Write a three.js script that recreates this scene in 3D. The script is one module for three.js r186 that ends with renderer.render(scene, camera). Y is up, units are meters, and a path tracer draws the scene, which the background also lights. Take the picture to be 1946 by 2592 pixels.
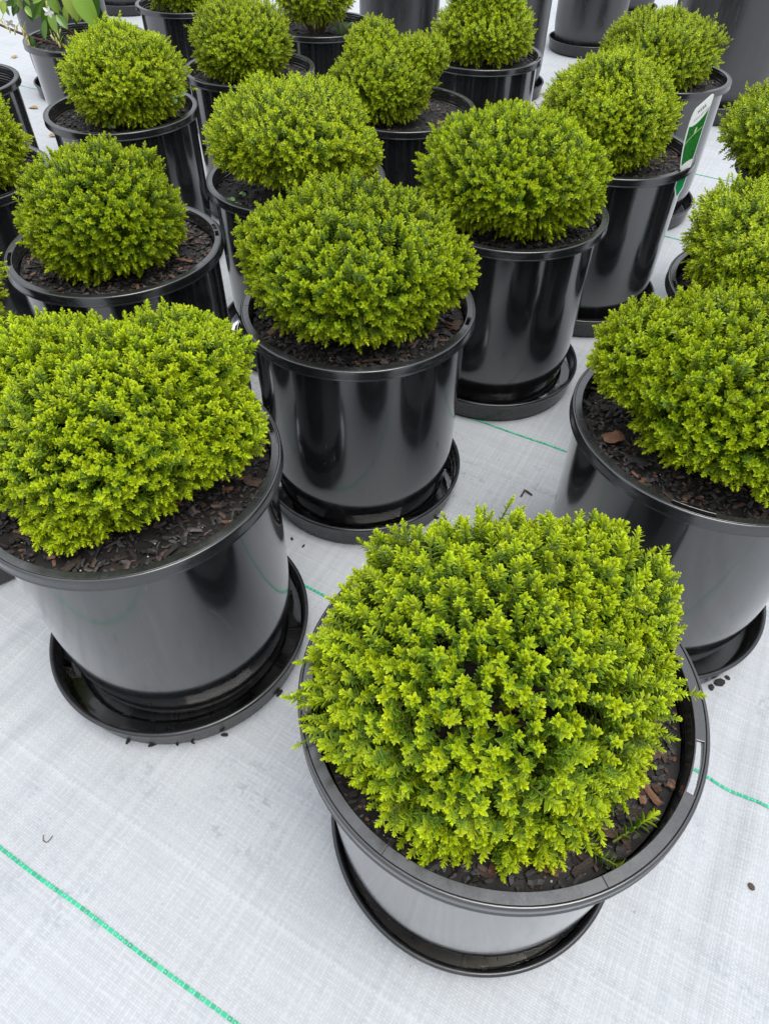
import * as THREE from 'three';
import { mergeGeometries } from 'three/addons/utils/BufferGeometryUtils.js';
import { ImprovedNoise } from 'three/addons/math/ImprovedNoise.js';

// ------------------------------------------------------------------ camera, sky, sun, exposure
const scene = new THREE.Scene();
const camera = new THREE.PerspectiveCamera(74.05, 768 / 1024, 0.02, 400);
camera.rotation.order = 'YXZ';
camera.position.set(0, 0.8456, 0);
camera.rotation.set(THREE.MathUtils.degToRad(-47.40), 0, THREE.MathUtils.degToRad(0.817));
camera.updateMatrixWorld(true);

function overcastSky() {                      // even cloud cover, a little brighter overhead
  const w = 64, h = 32, d = new Float32Array(w * h * 4);
  for (let j = 0; j < h; j++) {
    const s = Math.max(0, Math.sin((j + 0.5) / h * Math.PI - Math.PI / 2));
    const l = 0.98 * (1 + 1.2 * s) / 2.2;
    for (let i = 0; i < w; i++) { const k = (j * w + i) * 4; d[k] = l * 0.945; d[k + 1] = l * 0.985; d[k + 2] = l * 1.075; d[k + 3] = 1; }
  }
  const t = new THREE.DataTexture(d, w, h, THREE.RGBAFormat, THREE.FloatType);
  t.mapping = THREE.EquirectangularReflectionMapping; t.magFilter = THREE.LinearFilter; t.minFilter = THREE.LinearFilter; t.needsUpdate = true;
  return t;
}
scene.background = overcastSky();
scene.environment = scene.background;
const sun = new THREE.DirectionalLight(new THREE.Color(1, 0.965, 0.9), 1.4);
sun.position.set(0.9, 5, -0.2);
sun.target.position.set(0, 0, -1.2);
sun.castShadow = true; sun.shadow.radius = 60;
Object.assign(sun.shadow.camera, { left: -4, right: 4, top: 4, bottom: -4, near: 0.1, far: 12 });
sun.shadow.mapSize.set(2048, 2048);
scene.add(sun, sun.target);
const renderer = new THREE.WebGLRenderer({ antialias: true });
renderer.setSize(768, 1024);
renderer.toneMapping = THREE.LinearToneMapping;
renderer.toneMappingExposure = 1.58;
renderer.shadowMap.enabled = true;

// ------------------------------------------------------------------ helpers
function RNG(seed) { let a = seed >>> 0; return () => { a = (a + 0x6D2B79F5) | 0; let t = Math.imul(a ^ (a >>> 15), 1 | a); t = (t + Math.imul(t ^ (t >>> 7), 61 | t)) ^ t; return ((t ^ (t >>> 14)) >>> 0) / 4294967296; }; }
const P = new ImprovedNoise();
const noise = (x, y, z = 0) => P.noise(x + 31.7, y + 17.3, z + 5.1);
const V = (x, y, z) => new THREE.Vector3(x, y, z);
const lerp = (a, b, t) => a + (b - a) * t, clamp = (x, a = 0, b = 1) => Math.min(b, Math.max(a, x));
const sstep = (a, b, x) => { const t = clamp((x - a) / (b - a)); return t * t * (3 - 2 * t); };
const used = {};
function numbered(name) { const n = used[name] = (used[name] ?? -1) + 1; return n ? `${name}_${String(n).padStart(3, '0')}` : name; }
function mesh(name, g, m, parent) { const o = new THREE.Mesh(g, m); o.name = name; o.castShadow = o.receiveShadow = true; parent.add(o); return o; }
function tag(o, label, category, group) { o.userData = { label, category }; if (group) o.userData.group = group; return o; }
function thing(name, label, category, pos, group) { const o = new THREE.Group(); o.name = numbered(name); o.position.set(...pos); scene.add(o); return tag(o, label, category, group); }
function thingMesh(name, g, m, pos, label, category, group) { const o = mesh(numbered(name), g, m, scene); o.position.set(...pos); return tag(o, label, category, group); }
function lathe(pts, seg = 96) { const g = new THREE.LatheGeometry(pts.map(p => new THREE.Vector2(p[0], p[1])), seg); return g; }
function dataTex(w, h, fn, srgb) {
  const d = new Uint8Array(w * h * 4);
  for (let j = 0; j < h; j++) for (let i = 0; i < w; i++) { const c = fn(i, j), k = (j * w + i) * 4; d[k] = clamp(c[0]) * 255; d[k + 1] = clamp(c[1]) * 255; d[k + 2] = clamp(c[2]) * 255; d[k + 3] = 255; }
  const t = new THREE.DataTexture(d, w, h); t.wrapS = t.wrapT = THREE.RepeatWrapping; t.magFilter = THREE.LinearFilter; t.minFilter = THREE.LinearMipmapLinearFilter; t.generateMipmaps = true;
  if (srgb) t.colorSpace = THREE.SRGBColorSpace; t.needsUpdate = true; return t;
}
const toS = c => c <= 0.0031308 ? 12.92 * c : 1.055 * Math.pow(c, 1 / 2.4) - 0.055;
// tiling value noise on a grid, for textures
function tileNoise(n, seed) {
  const r = RNG(seed), v = Float32Array.from({ length: n * n }, () => r());
  return (u, w) => { const x = ((u % 1) + 1) % 1 * n, y = ((w % 1) + 1) % 1 * n, i = Math.floor(x), j = Math.floor(y); let a = x - i, b = y - j; a = a * a * (3 - 2 * a); b = b * b * (3 - 2 * b);
    const g = (p, q) => v[(q % n) * n + (p % n)]; return lerp(lerp(g(i, j), g(i + 1, j), a), lerp(g(i, j + 1), g(i + 1, j + 1), a), b); };
}

// ------------------------------------------------------------------ where the pots stand: x, z, crown lobes [dx, cy, dz, rh, ry], ...
const SOIL = 0.310, POT_H = 0.334, FLOOR = 0.0065;
const SHRUBS = [
  { id: 'A', x: 0.1056, z: -0.2776, rs: 0.1615, tilt: [0.4, 1.7], slot: 26, near: 1, p: 2.15, lobes: [[-0.010, 0.352, -0.004, 0.147, 0.112], [0.066, 0.372, -0.048, 0.088, 0.068], [-0.02, 0.33, 0.05, 0.095, 0.05]], n: 2500,
    label: 'broad flat-topped lime shrub in a black pot, nearest the camera at lower right', saucer: 'black saucer under the nearest pot at lower right, pot off level in it' },
  { id: 'B', x: -0.041, z: -0.865, rs: 0.170, slot: 200, near: 1, lobes: [[-0.006, 0.392, 0, 0.152, 0.098], [-0.09, 0.41, -0.01, 0.075, 0.06], [0.09, 0.40, 0.02, 0.072, 0.055]], n: 2200,
    label: 'round lime shrub in a glossy black pot standing free in the middle', saucer: 'black saucer with a wet left side under the middle pot' },
  { id: 'C', x: -0.278, z: -0.537, rs: 0.176, so: [-0.003, 0.004], slot: -19, near: 1, p: 2.2, lobes: [[-0.012, 0.384, 0.0, 0.132, 0.096], [0.092, 0.380, 0.0, 0.066, 0.048], [-0.07, 0.40, -0.05, 0.088, 0.072], [0.055, 0.41, -0.055, 0.085, 0.068], [-0.03, 0.345, 0.085, 0.05, 0.035]], n: 2900,
    label: 'bushy lime shrub in a black pot at left with long bark piece on soil', saucer: 'wide black saucer holding dark water under the left front pot' },
  { id: 'D', x: 0.384, z: -0.616, rs: 0.172, slot: 116, near: 1, p: 2.3, lobes: [[0.02, 0.388, 0, 0.144, 0.094], [-0.07, 0.40, -0.03, 0.085, 0.06]], n: 2300,
    label: 'lime shrub in a large black pot cut off by right edge, beside nearest pot', saucer: 'black saucer under the pot cut off by the right edge' },
  { id: 'E', x: 0.212, z: -1.185, rs: 0.175, slot: 250, near: 1, lobes: [[-0.014, 0.394, 0, 0.152, 0.100], [0.06, 0.385, 0.03, 0.09, 0.07]], n: 2000,
    label: 'dense lime dome shrub in a black pot right behind the middle pot', saucer: 'black saucer right behind the middle pot, green thread running from it' },
  { id: 'G', x: -0.429, z: -1.031, rs: 0.172, slot: 160, near: 1, lobes: [[0.0, 0.386, 0.003, 0.122, 0.102], [-0.03, 0.37, 0.02, 0.095, 0.07]], n: 1800,
    label: 'small round lime shrub in a black pot at left, orange bark chip on its soil', saucer: 'black saucer half hidden behind the left front shrub' },
  { id: 'F', x: 0.447, z: -1.475, rs: 0.171, slot: 42, lobes: [[-0.018, 0.392, 0, 0.134, 0.112]], n: 1700,
    label: 'lime shrub in a black pot with a green and white tag on its rim', saucer: 'black saucer under the pot that carries the plant tag' },
  { id: 'I', x: -0.172, z: -1.31, rs: 0.176, so: [-0.008, 0], slot: 220, lobes: [[-0.004, 0.410, 0, 0.142, 0.09], [0.09, 0.385, 0.02, 0.072, 0.055], [-0.07, 0.40, 0.02, 0.085, 0.065]], n: 1800,
    label: 'wide lime shrub in a black pot directly behind the middle shrub, left of it', saucer: 'black saucer with orange leaves in water left of the middle pot' },
  { id: 'J', x: 0.027, z: -1.704, rs: 0.170, slot: 300, lobes: [[-0.045, 0.382, 0, 0.118, 0.092], [-0.065, 0.44, -0.02, 0.065, 0.06], [0.045, 0.43, -0.01, 0.06, 0.045]], n: 1700,
    label: 'lopsided two-lobed lime shrub in a black pot showing bare soil at right', saucer: 'black saucer behind the wide shrub, under the two-lobed one' },
  { id: 'H', x: -0.593, z: -1.668, rs: 0.171, slot: 95, lobes: [[0.02, 0.388, -0.008, 0.134, 0.106]], n: 1700,
    label: 'egg-shaped lime shrub in a black pot before the flowering climber, clover at its side', saucer: 'black saucer behind the small round shrub at left' },
  { id: 'K', x: -0.358, z: -1.991, rs: 0.171, slot: 130, lobes: [[-0.012, 0.386, 0, 0.126, 0.1]], n: 1500,
    label: 'ball-shaped lime shrub in a black pot right of the egg-shaped one', saucer: 'black saucer under the ball-shaped shrub in the back' },
  { id: 'L', x: 0.241, z: -2.151, rs: 0.171, slot: 20, lobes: [[0.001, 0.384, 0, 0.138, 0.094], [0.0, 0.45, 0, 0.1, 0.07]], n: 1600,
    label: 'tall tufted lime shrub in a black pot at the top centre of the picture', saucer: 'black saucer under the tufted shrub at top centre' },
  { id: 'M', x: 0.689, z: -1.988, rs: 0.171, slot: 80, lobes: [[-0.02, 0.375, -0.015, 0.148, 0.1]], n: 1500,
    label: 'wide lime shrub in a black pot in front of the biggest grey pot', saucer: 'black saucer visible below the tip of the plant tag' },
  { id: 'N', x: 0.58, z: -0.915, rs: 0.172, slot: 10, lobes: [[0.0, 0.388, -0.02, 0.157, 0.094]], n: 1800,
    label: 'tall lime shrub at the right edge, second pot back along that edge', saucer: 'black saucer hidden behind the front pot on the right edge' },
  { id: 'O', x: -0.80, z: -1.30, rs: 0.171, slot: 40, lobes: [[0.018, 0.385, 0, 0.125, 0.096]], n: 1400,
    label: 'lime shrub in a black pot cut off by left edge, below the empty pot', saucer: 'black saucer at the left edge under the cut-off pot' },
  { id: 'N2', x: 0.84, z: -1.37, rs: 0.171, slot: 40, lobes: [[-0.045, 0.385, -0.03, 0.165, 0.10]], n: 1600,
    label: 'loose-twigged lime shrub at the right edge, rearmost along that edge', saucer: 'black saucer of the rearmost pot on the right edge' },
  { id: 'P', x: -0.672, z: -0.75, rs: 0.171, slot: 40, lobes: [[0.046, 0.395, 0, 0.15, 0.11]], n: 1300,
    label: 'lime shrub barely in view at the left edge, its pot mostly out of frame', saucer: 'black saucer peeking in at the left edge behind the left front pot' },
  { id: 'R', x: -0.661, z: -2.701, rs: 0.171, slot: 40, lobes: [[-0.01, 0.385, 0, 0.125, 0.1]], n: 1100,
    label: 'dark shrub in a black pot at the top edge, right of the flowering climber', saucer: 'black saucer at the back, under the pot right of the climber' },
  { id: 'S', x: -0.211, z: -2.444, rs: 0.171, slot: 40, lobes: [[-0.015, 0.40, 0, 0.125, 0.075], [-0.01, 0.46, 0, 0.13, 0.09]], n: 1500, open: 1,
    label: 'open shrub with bare brown stems and a weed, at top edge left of centre', saucer: 'black saucer at the back under the bare-stemmed shrub' },
];
const BARE = [   // pots without a shrub in view
  { id: 'U', x: -1.06, z: -1.84, empty: 1, name: 'empty_pot', label: 'black pot with ribbed inside at left edge, no plant in it', saucer: 'black saucer under the unplanted pot at the left edge' },
  { id: 'Q2', x: -1.19, z: -2.98, name: 'grey_pot', label: 'dusty grey pot standing behind the flowering climber', saucer: 'small black saucer behind the climber pot at upper left' },
  { id: 'T1', x: 0.03, z: -3.2, name: 'grey_pot', label: 'dusty grey pot at top edge between bare-stemmed shrub and tufted shrub', saucer: 'black saucer under the grey pot at top centre' },
  { id: 'T2', x: 0.425, z: -3.04, name: 'grey_pot', label: 'dusty grey pot directly right of the tufted shrub at the top edge', saucer: 'black saucer just right of the tufted shrub at the top' },
  { id: 'T3', x: 0.885, z: -3.68, name: 'grey_pot', label: 'dusty grey pot at top edge behind the lime shrub with the tag', saucer: 'black saucer of the grey pot above the tagged shrub' },
  { id: 'T4', x: 1.21, z: -4.36, name: 'grey_pot', label: 'farthest grey pot at top edge, just left of the biggest one', saucer: 'farthest black saucer at the top edge, left of the biggest pot' },
  { id: 'T5', x: 1.195, z: -2.89, k: 1.3, name: 'grey_pot', label: 'biggest grey pot, in the top right corner, with a thin scuff line', saucer: 'widest black saucer, in the top right corner' },
  { id: 'T6', x: -1.36, z: -4.32, name: 'grey_pot', label: 'far grey pot at top edge right above the climber leaves', saucer: 'far black saucer right above the climber leaves' },
];
const CLIMBER = { id: 'Q', x: -0.856, z: -2.258 };
const FEET = [...SHRUBS, ...BARE, CLIMBER].map(s => [s.x + (s.so?.[0] || 0), s.z + (s.so?.[1] || 0), 0.165 * (s.k || 1)]);

// ------------------------------------------------------------------ ground: white woven mat
const WA = Math.atan(0.553), WC = Math.cos(WA), WS = Math.sin(WA);
function groundY(x, z) {
  let y = 0.006 * noise(x * 3.1, z * 3.1, 1) + 0.004 * noise(x * 8, z * 8, 2) + 0.0009 * noise(x * 22, z * 22, 3) - 0.003;
  const u = x * WC + z * WS, v = -x * WS + z * WC;
  const d = Math.hypot(x + 0.58, z + 0.42);
  y += 0.0065 * Math.exp(-d * d / 0.035) * Math.sin(u * 95 + 3 * noise(x * 6, z * 6, 7));
  const d2 = Math.hypot(x - 0.42, z + 0.28);
  y += 0.004 * Math.exp(-d2 * d2 / 0.03) * Math.sin(u * 80 + 1.5 * noise(x * 7, z * 7, 9));
  let f = 1; for (const [fx, fz, r] of FEET) { const q = Math.hypot(x - fx, z - fz); if (q < r + 0.09) f = Math.min(f, sstep(r - 0.02, r + 0.09, q)); }
  if (Math.hypot(x, z + 1.5) > 6) f = 0;
  return lerp(-0.0008, Math.min(y, 0.007), f);
}
function axis(lo, hi, step, far) { const a = []; for (let t = lo; t <= hi + 1e-6; t += step) a.push(t); let s = step; let t = hi; while (t < far) { s *= 1.35; t += s; a.push(t); } s = step; t = lo; while (t > -far) { s *= 1.35; t -= s; a.unshift(t); } return a; }
const TILE = 0.64;
function weave() {
  const N = 2048, r = RNG(5), px = N / TILE;
  const nu = 2 * Math.round(TILE / 0.0034 / 2), nv = 2 * Math.round(TILE / 0.0026 / 2);
  const tu = Array.from({ length: nu }, () => [r(), r()]), tv = Array.from({ length: nv }, () => [r(), r()]);
  const n1 = tileNoise(9, 1), n2 = tileNoise(37, 2), n3 = tileNoise(160, 3), n4 = tileNoise(23, 4);
  const specks = []; for (let k = 0; k < 90; k++) specks.push([r() * N, r() * N, 0.8 + r() * r() * 4, r()]);
  const smudge = new Float32Array(N * N);
  for (const [sx, sy, sr, st] of specks) for (let j = -8; j <= 8; j++) for (let i = -8; i <= 8; i++) { const q = Math.hypot(i, j * (0.6 + st)) / sr; if (q < 1.6) { const k = ((Math.round(sy) + j + N) % N) * N + (Math.round(sx) + i + N) % N; smudge[k] = Math.max(smudge[k], (0.3 + 0.5 * st) * clamp(1.6 - q)); } }
  const H = new Float32Array(N * N);
  const col = dataTex(N, N, (i, j) => {
    const u = i / N, v = j / N;
    const fu = u * nu + 0.12 * (n2(u, v) - 0.5), fv = v * nv + 0.12 * (n4(u, v) - 0.5);
    const iu = ((Math.floor(fu) % nu) + nu) % nu, iv = ((Math.floor(fv) % nv) + nv) % nv, a = fu - Math.floor(fu), b = fv - Math.floor(fv);
    const over = (iu + iv) % 2, ea = Math.abs(a - 0.5) * 2, eb = Math.abs(b - 0.5) * 2;
    const edge = over ? ea : eb, h = (over ? Math.cos((b - 0.5) * Math.PI) : Math.cos((a - 0.5) * Math.PI)) * (1 - Math.pow(edge, 6));
    H[j * N + i] = h;
    const tape = over ? tu[iu] : tv[iv];
    let l = 0.90 + 0.12 * (tape[0] - 0.5) - 0.22 * Math.pow(Math.max(ea, eb), 7) + 0.05 * (n3(u, v) - 0.5);
    if (tu[iu][1] > 0.86 && ea > 0.55) l += 0.09; if (tv[iv][1] > 0.88 && eb > 0.55) l += 0.085;
    const g = clamp((n1(u, v) - 0.45) * 2) * clamp((n2(u + 0.3, v) - 0.5) * 3) * clamp((n3(u, v + 0.2) - 0.35) * 2);
    l -= 0.16 * g; const s = smudge[j * N + i]; l *= 1 - 0.55 * s;
    return [toS(clamp(l * 0.522 - 0.022 * g)), toS(clamp(l * 0.544)), toS(clamp(l * 0.568 + 0.008 * g))];
  }, true);
  const bump = dataTex(N / 2, N / 2, (i, j) => { const h = 0.5 + 0.45 * H[j * 2 * N + i * 2]; return [h, h, h]; });
  col.anisotropy = 8;
  return [col, bump];
}
const [matCol, matBump] = weave();
function buildGround() {
  const xs = axis(-1.3, 1.3, 0.0115, 70), zs = axis(-3.0, 0.15, 0.0125, 70), nx = xs.length, nz = zs.length;
  const pos = new Float32Array(nx * nz * 3), uv = new Float32Array(nx * nz * 2), col = new Float32Array(nx * nz * 3), idx = [];
  for (let j = 0; j < nz; j++) for (let i = 0; i < nx; i++) {
    const k = j * nx + i, x = xs[i], z = zs[j];
    pos.set([x, groundY(x, z), z], k * 3);
    uv.set([(x * WC + z * WS) / TILE, (-x * WS + z * WC) / TILE], k * 2);
    const g = 1 - 0.05 * clamp(noise(x * 9, z * 9, 11) * 2) * clamp(noise(x * 31, z * 31, 12) * 2 + 0.4) - 0.03 * clamp(noise(x * 2.3, z * 2.3, 13) * 2);   // trodden-in dirt blotches
    col.set([g, g, g], k * 3);
    if (i < nx - 1 && j < nz - 1) idx.push(k, k + nx, k + 1, k + 1, k + nx, k + nx + 1);
  }
  const g = new THREE.BufferGeometry();
  g.setAttribute('position', new THREE.BufferAttribute(pos, 3)); g.setAttribute('uv', new THREE.BufferAttribute(uv, 2)); g.setAttribute('color', new THREE.BufferAttribute(col, 3));
  g.setIndex(idx); g.computeVertexNormals();
  const m = new THREE.MeshStandardMaterial({ map: matCol, bumpMap: matBump, bumpScale: 0.0005, roughness: 0.62, vertexColors: true });
  const o = mesh('ground', g, m, scene); o.userData = { kind: 'structure', label: 'white woven weed mat with green marker threads' };
  // green marker threads woven into the mat: one tape of short floats each
  const gm = new THREE.MeshStandardMaterial({ vertexColors: true, roughness: 0.5 });
  for (let k = 0; k < 6; k++) {
    const c = [0.0, -0.558, -1.122, -1.676, -2.232, -2.79][k], r = RNG(70 + k), p = [], cl = [], ix = [];
    const wob = x => 0.006 * noise(x * 2.6, k * 3.3, 21) + 0.0015 * noise(x * 9, k, 22);
    const x1 = 1.6, put = (xa, xb, w, off, lift, rgb) => {
      const b = p.length / 3;
      for (const x of [xa, xb]) for (const s of [-1, 1]) { const z = 0.553 * x + c + wob(x), d = s * w / 2 + off, X = x - d * WS, Z = z + d * WC; p.push(X, groundY(X, Z) + lift, Z); cl.push(...rgb); }
      ix.push(b, b + 1, b + 2, b + 2, b + 1, b + 3);
    };
    for (let x = -1.6; x < x1;) {
      const L = 0.0045 * (0.85 + 0.3 * r()), t = 0.75 + 0.5 * r(), pale = [0.22, 0.55, 0.42];
      put(x, x + L, 0.0042, 0, 0.0012, [0.014 * t, 0.42 * t, 0.215 * t]);
      put(x + L, x + L + 0.0016, 0.0026, 0.0006, 0.001, [0.13 * t, 0.55 * t, 0.36 * t]);
      if (r() < 0.4) put(x + L * 0.3, x + L * 0.62, 0.0014, (r() - 0.5) * 0.002, 0.0016, pale);
      x += L + 0.0016;
    }
    const tg = new THREE.BufferGeometry(); tg.setAttribute('position', new THREE.Float32BufferAttribute(p, 3)); tg.setAttribute('color', new THREE.Float32BufferAttribute(cl, 3)); tg.setIndex(ix); tg.computeVertexNormals();
    const t = mesh('green_thread', tg, gm, o); t.userData.kind = 'stuff';
  }
}
buildGround();

// ------------------------------------------------------------------ pots and saucers
const nA = tileNoise(7, 11), nB = tileNoise(29, 12), nC = tileNoise(128, 13), nD = tileNoise(11, 14);
function plasticMaps() {
  const N = 1024, r = RNG(8), scr = new Float32Array(N * N), dust = new Float32Array(N * N);
  for (let k = 0; k < 70; k++) { let x = r() * N, y = r() * N, a = r() * 6.28; const n = 15 + r() * 90, w = 0.25 + 0.5 * r(); for (let i = 0; i < n; i++) { a += (r() - 0.5) * 0.08; x += Math.cos(a); y += Math.sin(a); scr[((Math.round(y) % N + N) % N) * N + (Math.round(x) % N + N) % N] = w; } }
  for (let k = 0; k < 260; k++) { const x = Math.floor(r() * N), y = Math.floor(r() * N), s = r() < 0.15 ? 2 : 1, v = 0.3 + 0.7 * r(); for (let j = 0; j < s; j++) for (let i = 0; i < s; i++) dust[((y + j) % N) * N + (x + i) % N] = v; }
  for (let k = 0; k < 14; k++) { const x = r() * N, y = r() * N, q = 2.5 + 3 * r(), e = 0.6 + 0.8 * r(); for (let j = -8; j <= 8; j++) for (let i = -8; i <= 8; i++) if (Math.hypot(i * e, j) < q * (0.8 + 0.4 * nC((x + i) / 97, (y + j) / 97))) scr[((Math.round(y) + j + N) % N) * N + (Math.round(x) + i + N) % N] = -1; }
  const rough = dataTex(N, N, (i, j) => { const u = i / N, v = j / N; const s = 0.60 + 0.35 * (nA(u, v) - 0.5) + 0.22 * (nB(u, v) - 0.5) + 0.2 * (nC(u, v) - 0.5) + (scr[j * N + i] < 0 ? 1 : 0.3 * scr[j * N + i]) + 0.3 * dust[j * N + i]; return [s, s, s]; });
  const color = dataTex(N, N, (i, j) => { const u = i / N, v = j / N; const b = 0.011 + 0.006 * nA(u, v) + 0.03 * nC(u, v) * clamp(nB(u, v) * 1.6 - 0.6) * clamp(nA(u, v) * 2 - 0.5) + 0.05 * Math.max(0, scr[j * N + i]) + 0.32 * dust[j * N + i]; return [toS(b), toS(b * 1.02), toS(b * 1.1)]; }, true);
  return [color, rough];
}
const [plCol, plRough] = plasticMaps();
const again = (t, x, y) => { const c = t.clone(); c.repeat.set(x, y); c.needsUpdate = true; return c; };
const M = {
  pot: new THREE.MeshPhysicalMaterial({ map: again(plCol, 3, 1), roughnessMap: again(plRough, 3, 1), roughness: 0.23, ior: 1.85, clearcoat: 0.6, clearcoatRoughness: 0.08 }),
  grey: new THREE.MeshPhysicalMaterial({ map: again(plCol, 2, 1), roughnessMap: again(plRough, 2, 1), roughness: 0.62, ior: 1.85, color: 0xffffff }),
  rim: new THREE.MeshPhysicalMaterial({ map: again(plCol, 4, 4), roughnessMap: again(plRough, 5, 5), roughness: 0.42, ior: 1.95 }),
  skirt: new THREE.MeshPhysicalMaterial({ map: again(plCol, 4, 1), roughnessMap: again(plRough, 4, 1), roughness: 0.36, ior: 1.9 }),
  saucer: new THREE.MeshPhysicalMaterial({ map: again(plCol, 4, 1), roughnessMap: again(plRough, 4, 1), roughness: 0.52, ior: 1.6 }),
  water: new THREE.MeshPhysicalMaterial({ color: 0xffffff, transmission: 1, thickness: 0.01, ior: 1.33, roughness: 0.02, attenuationColor: new THREE.Color(0.35, 0.3, 0.2), attenuationDistance: 0.03 }),
  soil: new THREE.MeshStandardMaterial({ vertexColors: true, roughness: 0.7 }),
};
function potBody(ribbed) {
  const t = POT_H - 0.0036, p = [[0.001, 0.002], [0.1290, 0.002], [0.1330, 0.004], [0.1365, 0.011], [0.1412, 0.026], [0.1452, 0.045], [0.1485, 0.064], [0.1506, 0.080], [0.1516, 0.094], [0.1520, 0.108], [0.1530, 0.16], [0.1536, 0.25], [0.1537, t - 0.02], [0.1540, t - 0.012], [0.1544, t - 0.005], [0.1545, t], [0.1534, t], [0.1530, t - 0.004]];
  for (let y = t - 0.008; y > (ribbed ? 0.08 : t - 0.04); y -= 0.006) { const e = 0.0018 * sstep(t - 0.03, t - 0.008, y); p.push([0.1510 + e, y], [0.1503 + e, y - 0.001], [0.1503 + e, y - 0.004], [0.1510 + e, y - 0.005]); }
  p.push([0.149, 0.108], [0.143, 0.052], [0.131, 0.014], [0.001, 0.014]);
  return lathe(p, 128);
}
const skirtGeo = (() => { const t = POT_H; return lathe([[0.1618, t - 0.0038], [0.1620, t - 0.0140], [0.1630, t - 0.0150], [0.1652, t - 0.0150], [0.1658, t - 0.0142], [0.1655, t - 0.0132], [0.1650, t - 0.0126], [0.1650, t - 0.0118], [0.1652, t - 0.004], [0.1650, t - 0.0015], [0.1641, t - 0.0003], [0.1628, t], [0.1618, t - 0.0004], [0.1618, t - 0.0038]], 128); })();
function flangeGeo(seed) {         // flat top of the rim with its two tag slots and moulding seams
  const r = RNG(seed), seams = [0.35, 1.1, 2.45, 3.05, 4.4, 5.6].map(a => a + (r() - 0.5) * 0.3), parts = [];
  const slots = [[-0.14, 0.14], [Math.PI - 0.14, Math.PI - 0.02], [Math.PI + 0.01, Math.PI + 0.14]];
  seams.sort((a, b) => a - b);
  for (let k = 0; k < seams.length; k++) {
    let a = seams[k] + 0.0006, b = (k + 1 < seams.length ? seams[k + 1] : seams[0] + 2 * Math.PI) - 0.0006;
    const s = new THREE.Shape(), n = Math.ceil((b - a) / 0.05);
    for (let i = 0; i <= n; i++) { const q = lerp(a, b, i / n); (i ? s.lineTo(0.1619 * Math.cos(q), 0.1619 * Math.sin(q)) : s.moveTo(0.1619 * Math.cos(q), 0.1619 * Math.sin(q))); }
    for (let i = n; i >= 0; i--) { const q = lerp(a, b, i / n); s.lineTo(0.1534 * Math.cos(q), 0.1534 * Math.sin(q)); }
    for (const [c0, d0] of slots) for (const w of [0, 2 * Math.PI]) {
      const c = c0 + w, d = d0 + w; if (c < a + 0.01 || d > b - 0.01) continue;
      const h = new THREE.Path(), m = 5;
      for (let i = 0; i <= m; i++) { const q = lerp(c, d, i / m); (i ? h.lineTo(0.1602 * Math.cos(q), 0.1602 * Math.sin(q)) : h.moveTo(0.1602 * Math.cos(q), 0.1602 * Math.sin(q))); }
      for (let i = m; i >= 0; i--) { const q = lerp(c, d, i / m); h.lineTo(0.1549 * Math.cos(q), 0.1549 * Math.sin(q)); }
      s.holes.push(h);
    }
    parts.push(new THREE.ExtrudeGeometry(s, { depth: 0.0024, bevelEnabled: true, bevelThickness: 0.0005, bevelSize: 0.0005, bevelSegments: 2, bevelOffset: -0.0005 }));
  }
  const g = mergeGeometries(parts); g.rotateX(-Math.PI / 2); g.translate(0, POT_H - 0.0034, 0); return g;
}
const bodyGeo = potBody(false), ribGeo = potBody(true), flanges = [flangeGeo(1), flangeGeo(2), flangeGeo(3)];
function addPot(parent, k, slotDeg, mat = M.pot, ribbed, variant = 0) {
  const pot = mesh('pot', ribbed ? ribGeo : bodyGeo, mat, parent);
  pot.scale.set(k, k, k); pot.rotation.y = THREE.MathUtils.degToRad(-slotDeg);
  mesh('rim', flanges[variant % 3], M.rim, pot); mesh('rim_skirt', skirtGeo, M.skirt, pot);
  return pot;
}
const saucerGeo = lathe([[0.001, 0], [0.138, 0], [0.144, 0.0025], [0.1500, 0.001], [0.1580, 0.0012], [0.1618, 0.0045], [0.1638, 0.020], [0.1652, 0.0335], [0.1668, 0.0365], [0.1685, 0.0388], [0.1697, 0.0412], [0.1698, 0.0436], [0.1685, 0.0454], [0.1662, 0.0458], [0.1645, 0.0448], [0.1632, 0.0425], [0.1618, 0.036], [0.1602, 0.018], [0.1590, 0.0095], [0.154, 0.0058], [0.001, 0.0055]], 128);
function waterGeo(seed) {            // shallow water with a ragged edge on the plastic
  const n = 160, p = [], ix = [];
  const rows = [[0.1345, 0.0075], [0.1392, 0.0232], [0.1430, 0.0223], [0.1585, 0.0223], [0.1604, 0.0235], [0.1586, 0.0100], [0.1345, 0.0075]];
  for (let i = 0; i < n; i++) { const a = i / n * 2 * Math.PI, e = 0.0007 * noise(Math.cos(a) * 6 + seed, Math.sin(a) * 6) + 0.0005 * noise(Math.cos(a) * 23 + seed, Math.sin(a) * 23); rows.forEach(([r, y], k) => { const R = r + (k > 1 && k < 5 ? e : 0), Y = y + (k === 1 || k === 4 ? e : 0); p.push(R * Math.cos(a), Y, R * Math.sin(a)); }); }
  const m = rows.length; for (let i = 0; i < n; i++) for (let k = 0; k < m - 1; k++) { const a = i * m + k, b = ((i + 1) % n) * m + k; ix.push(a, a + 1, b, b, a + 1, b + 1); }
  const g = new THREE.BufferGeometry(); g.setAttribute('position', new THREE.Float32BufferAttribute(p, 3)); g.setIndex(ix); g.computeVertexNormals(); return g;
}
const waters = [waterGeo(1), waterGeo(9)];
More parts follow.
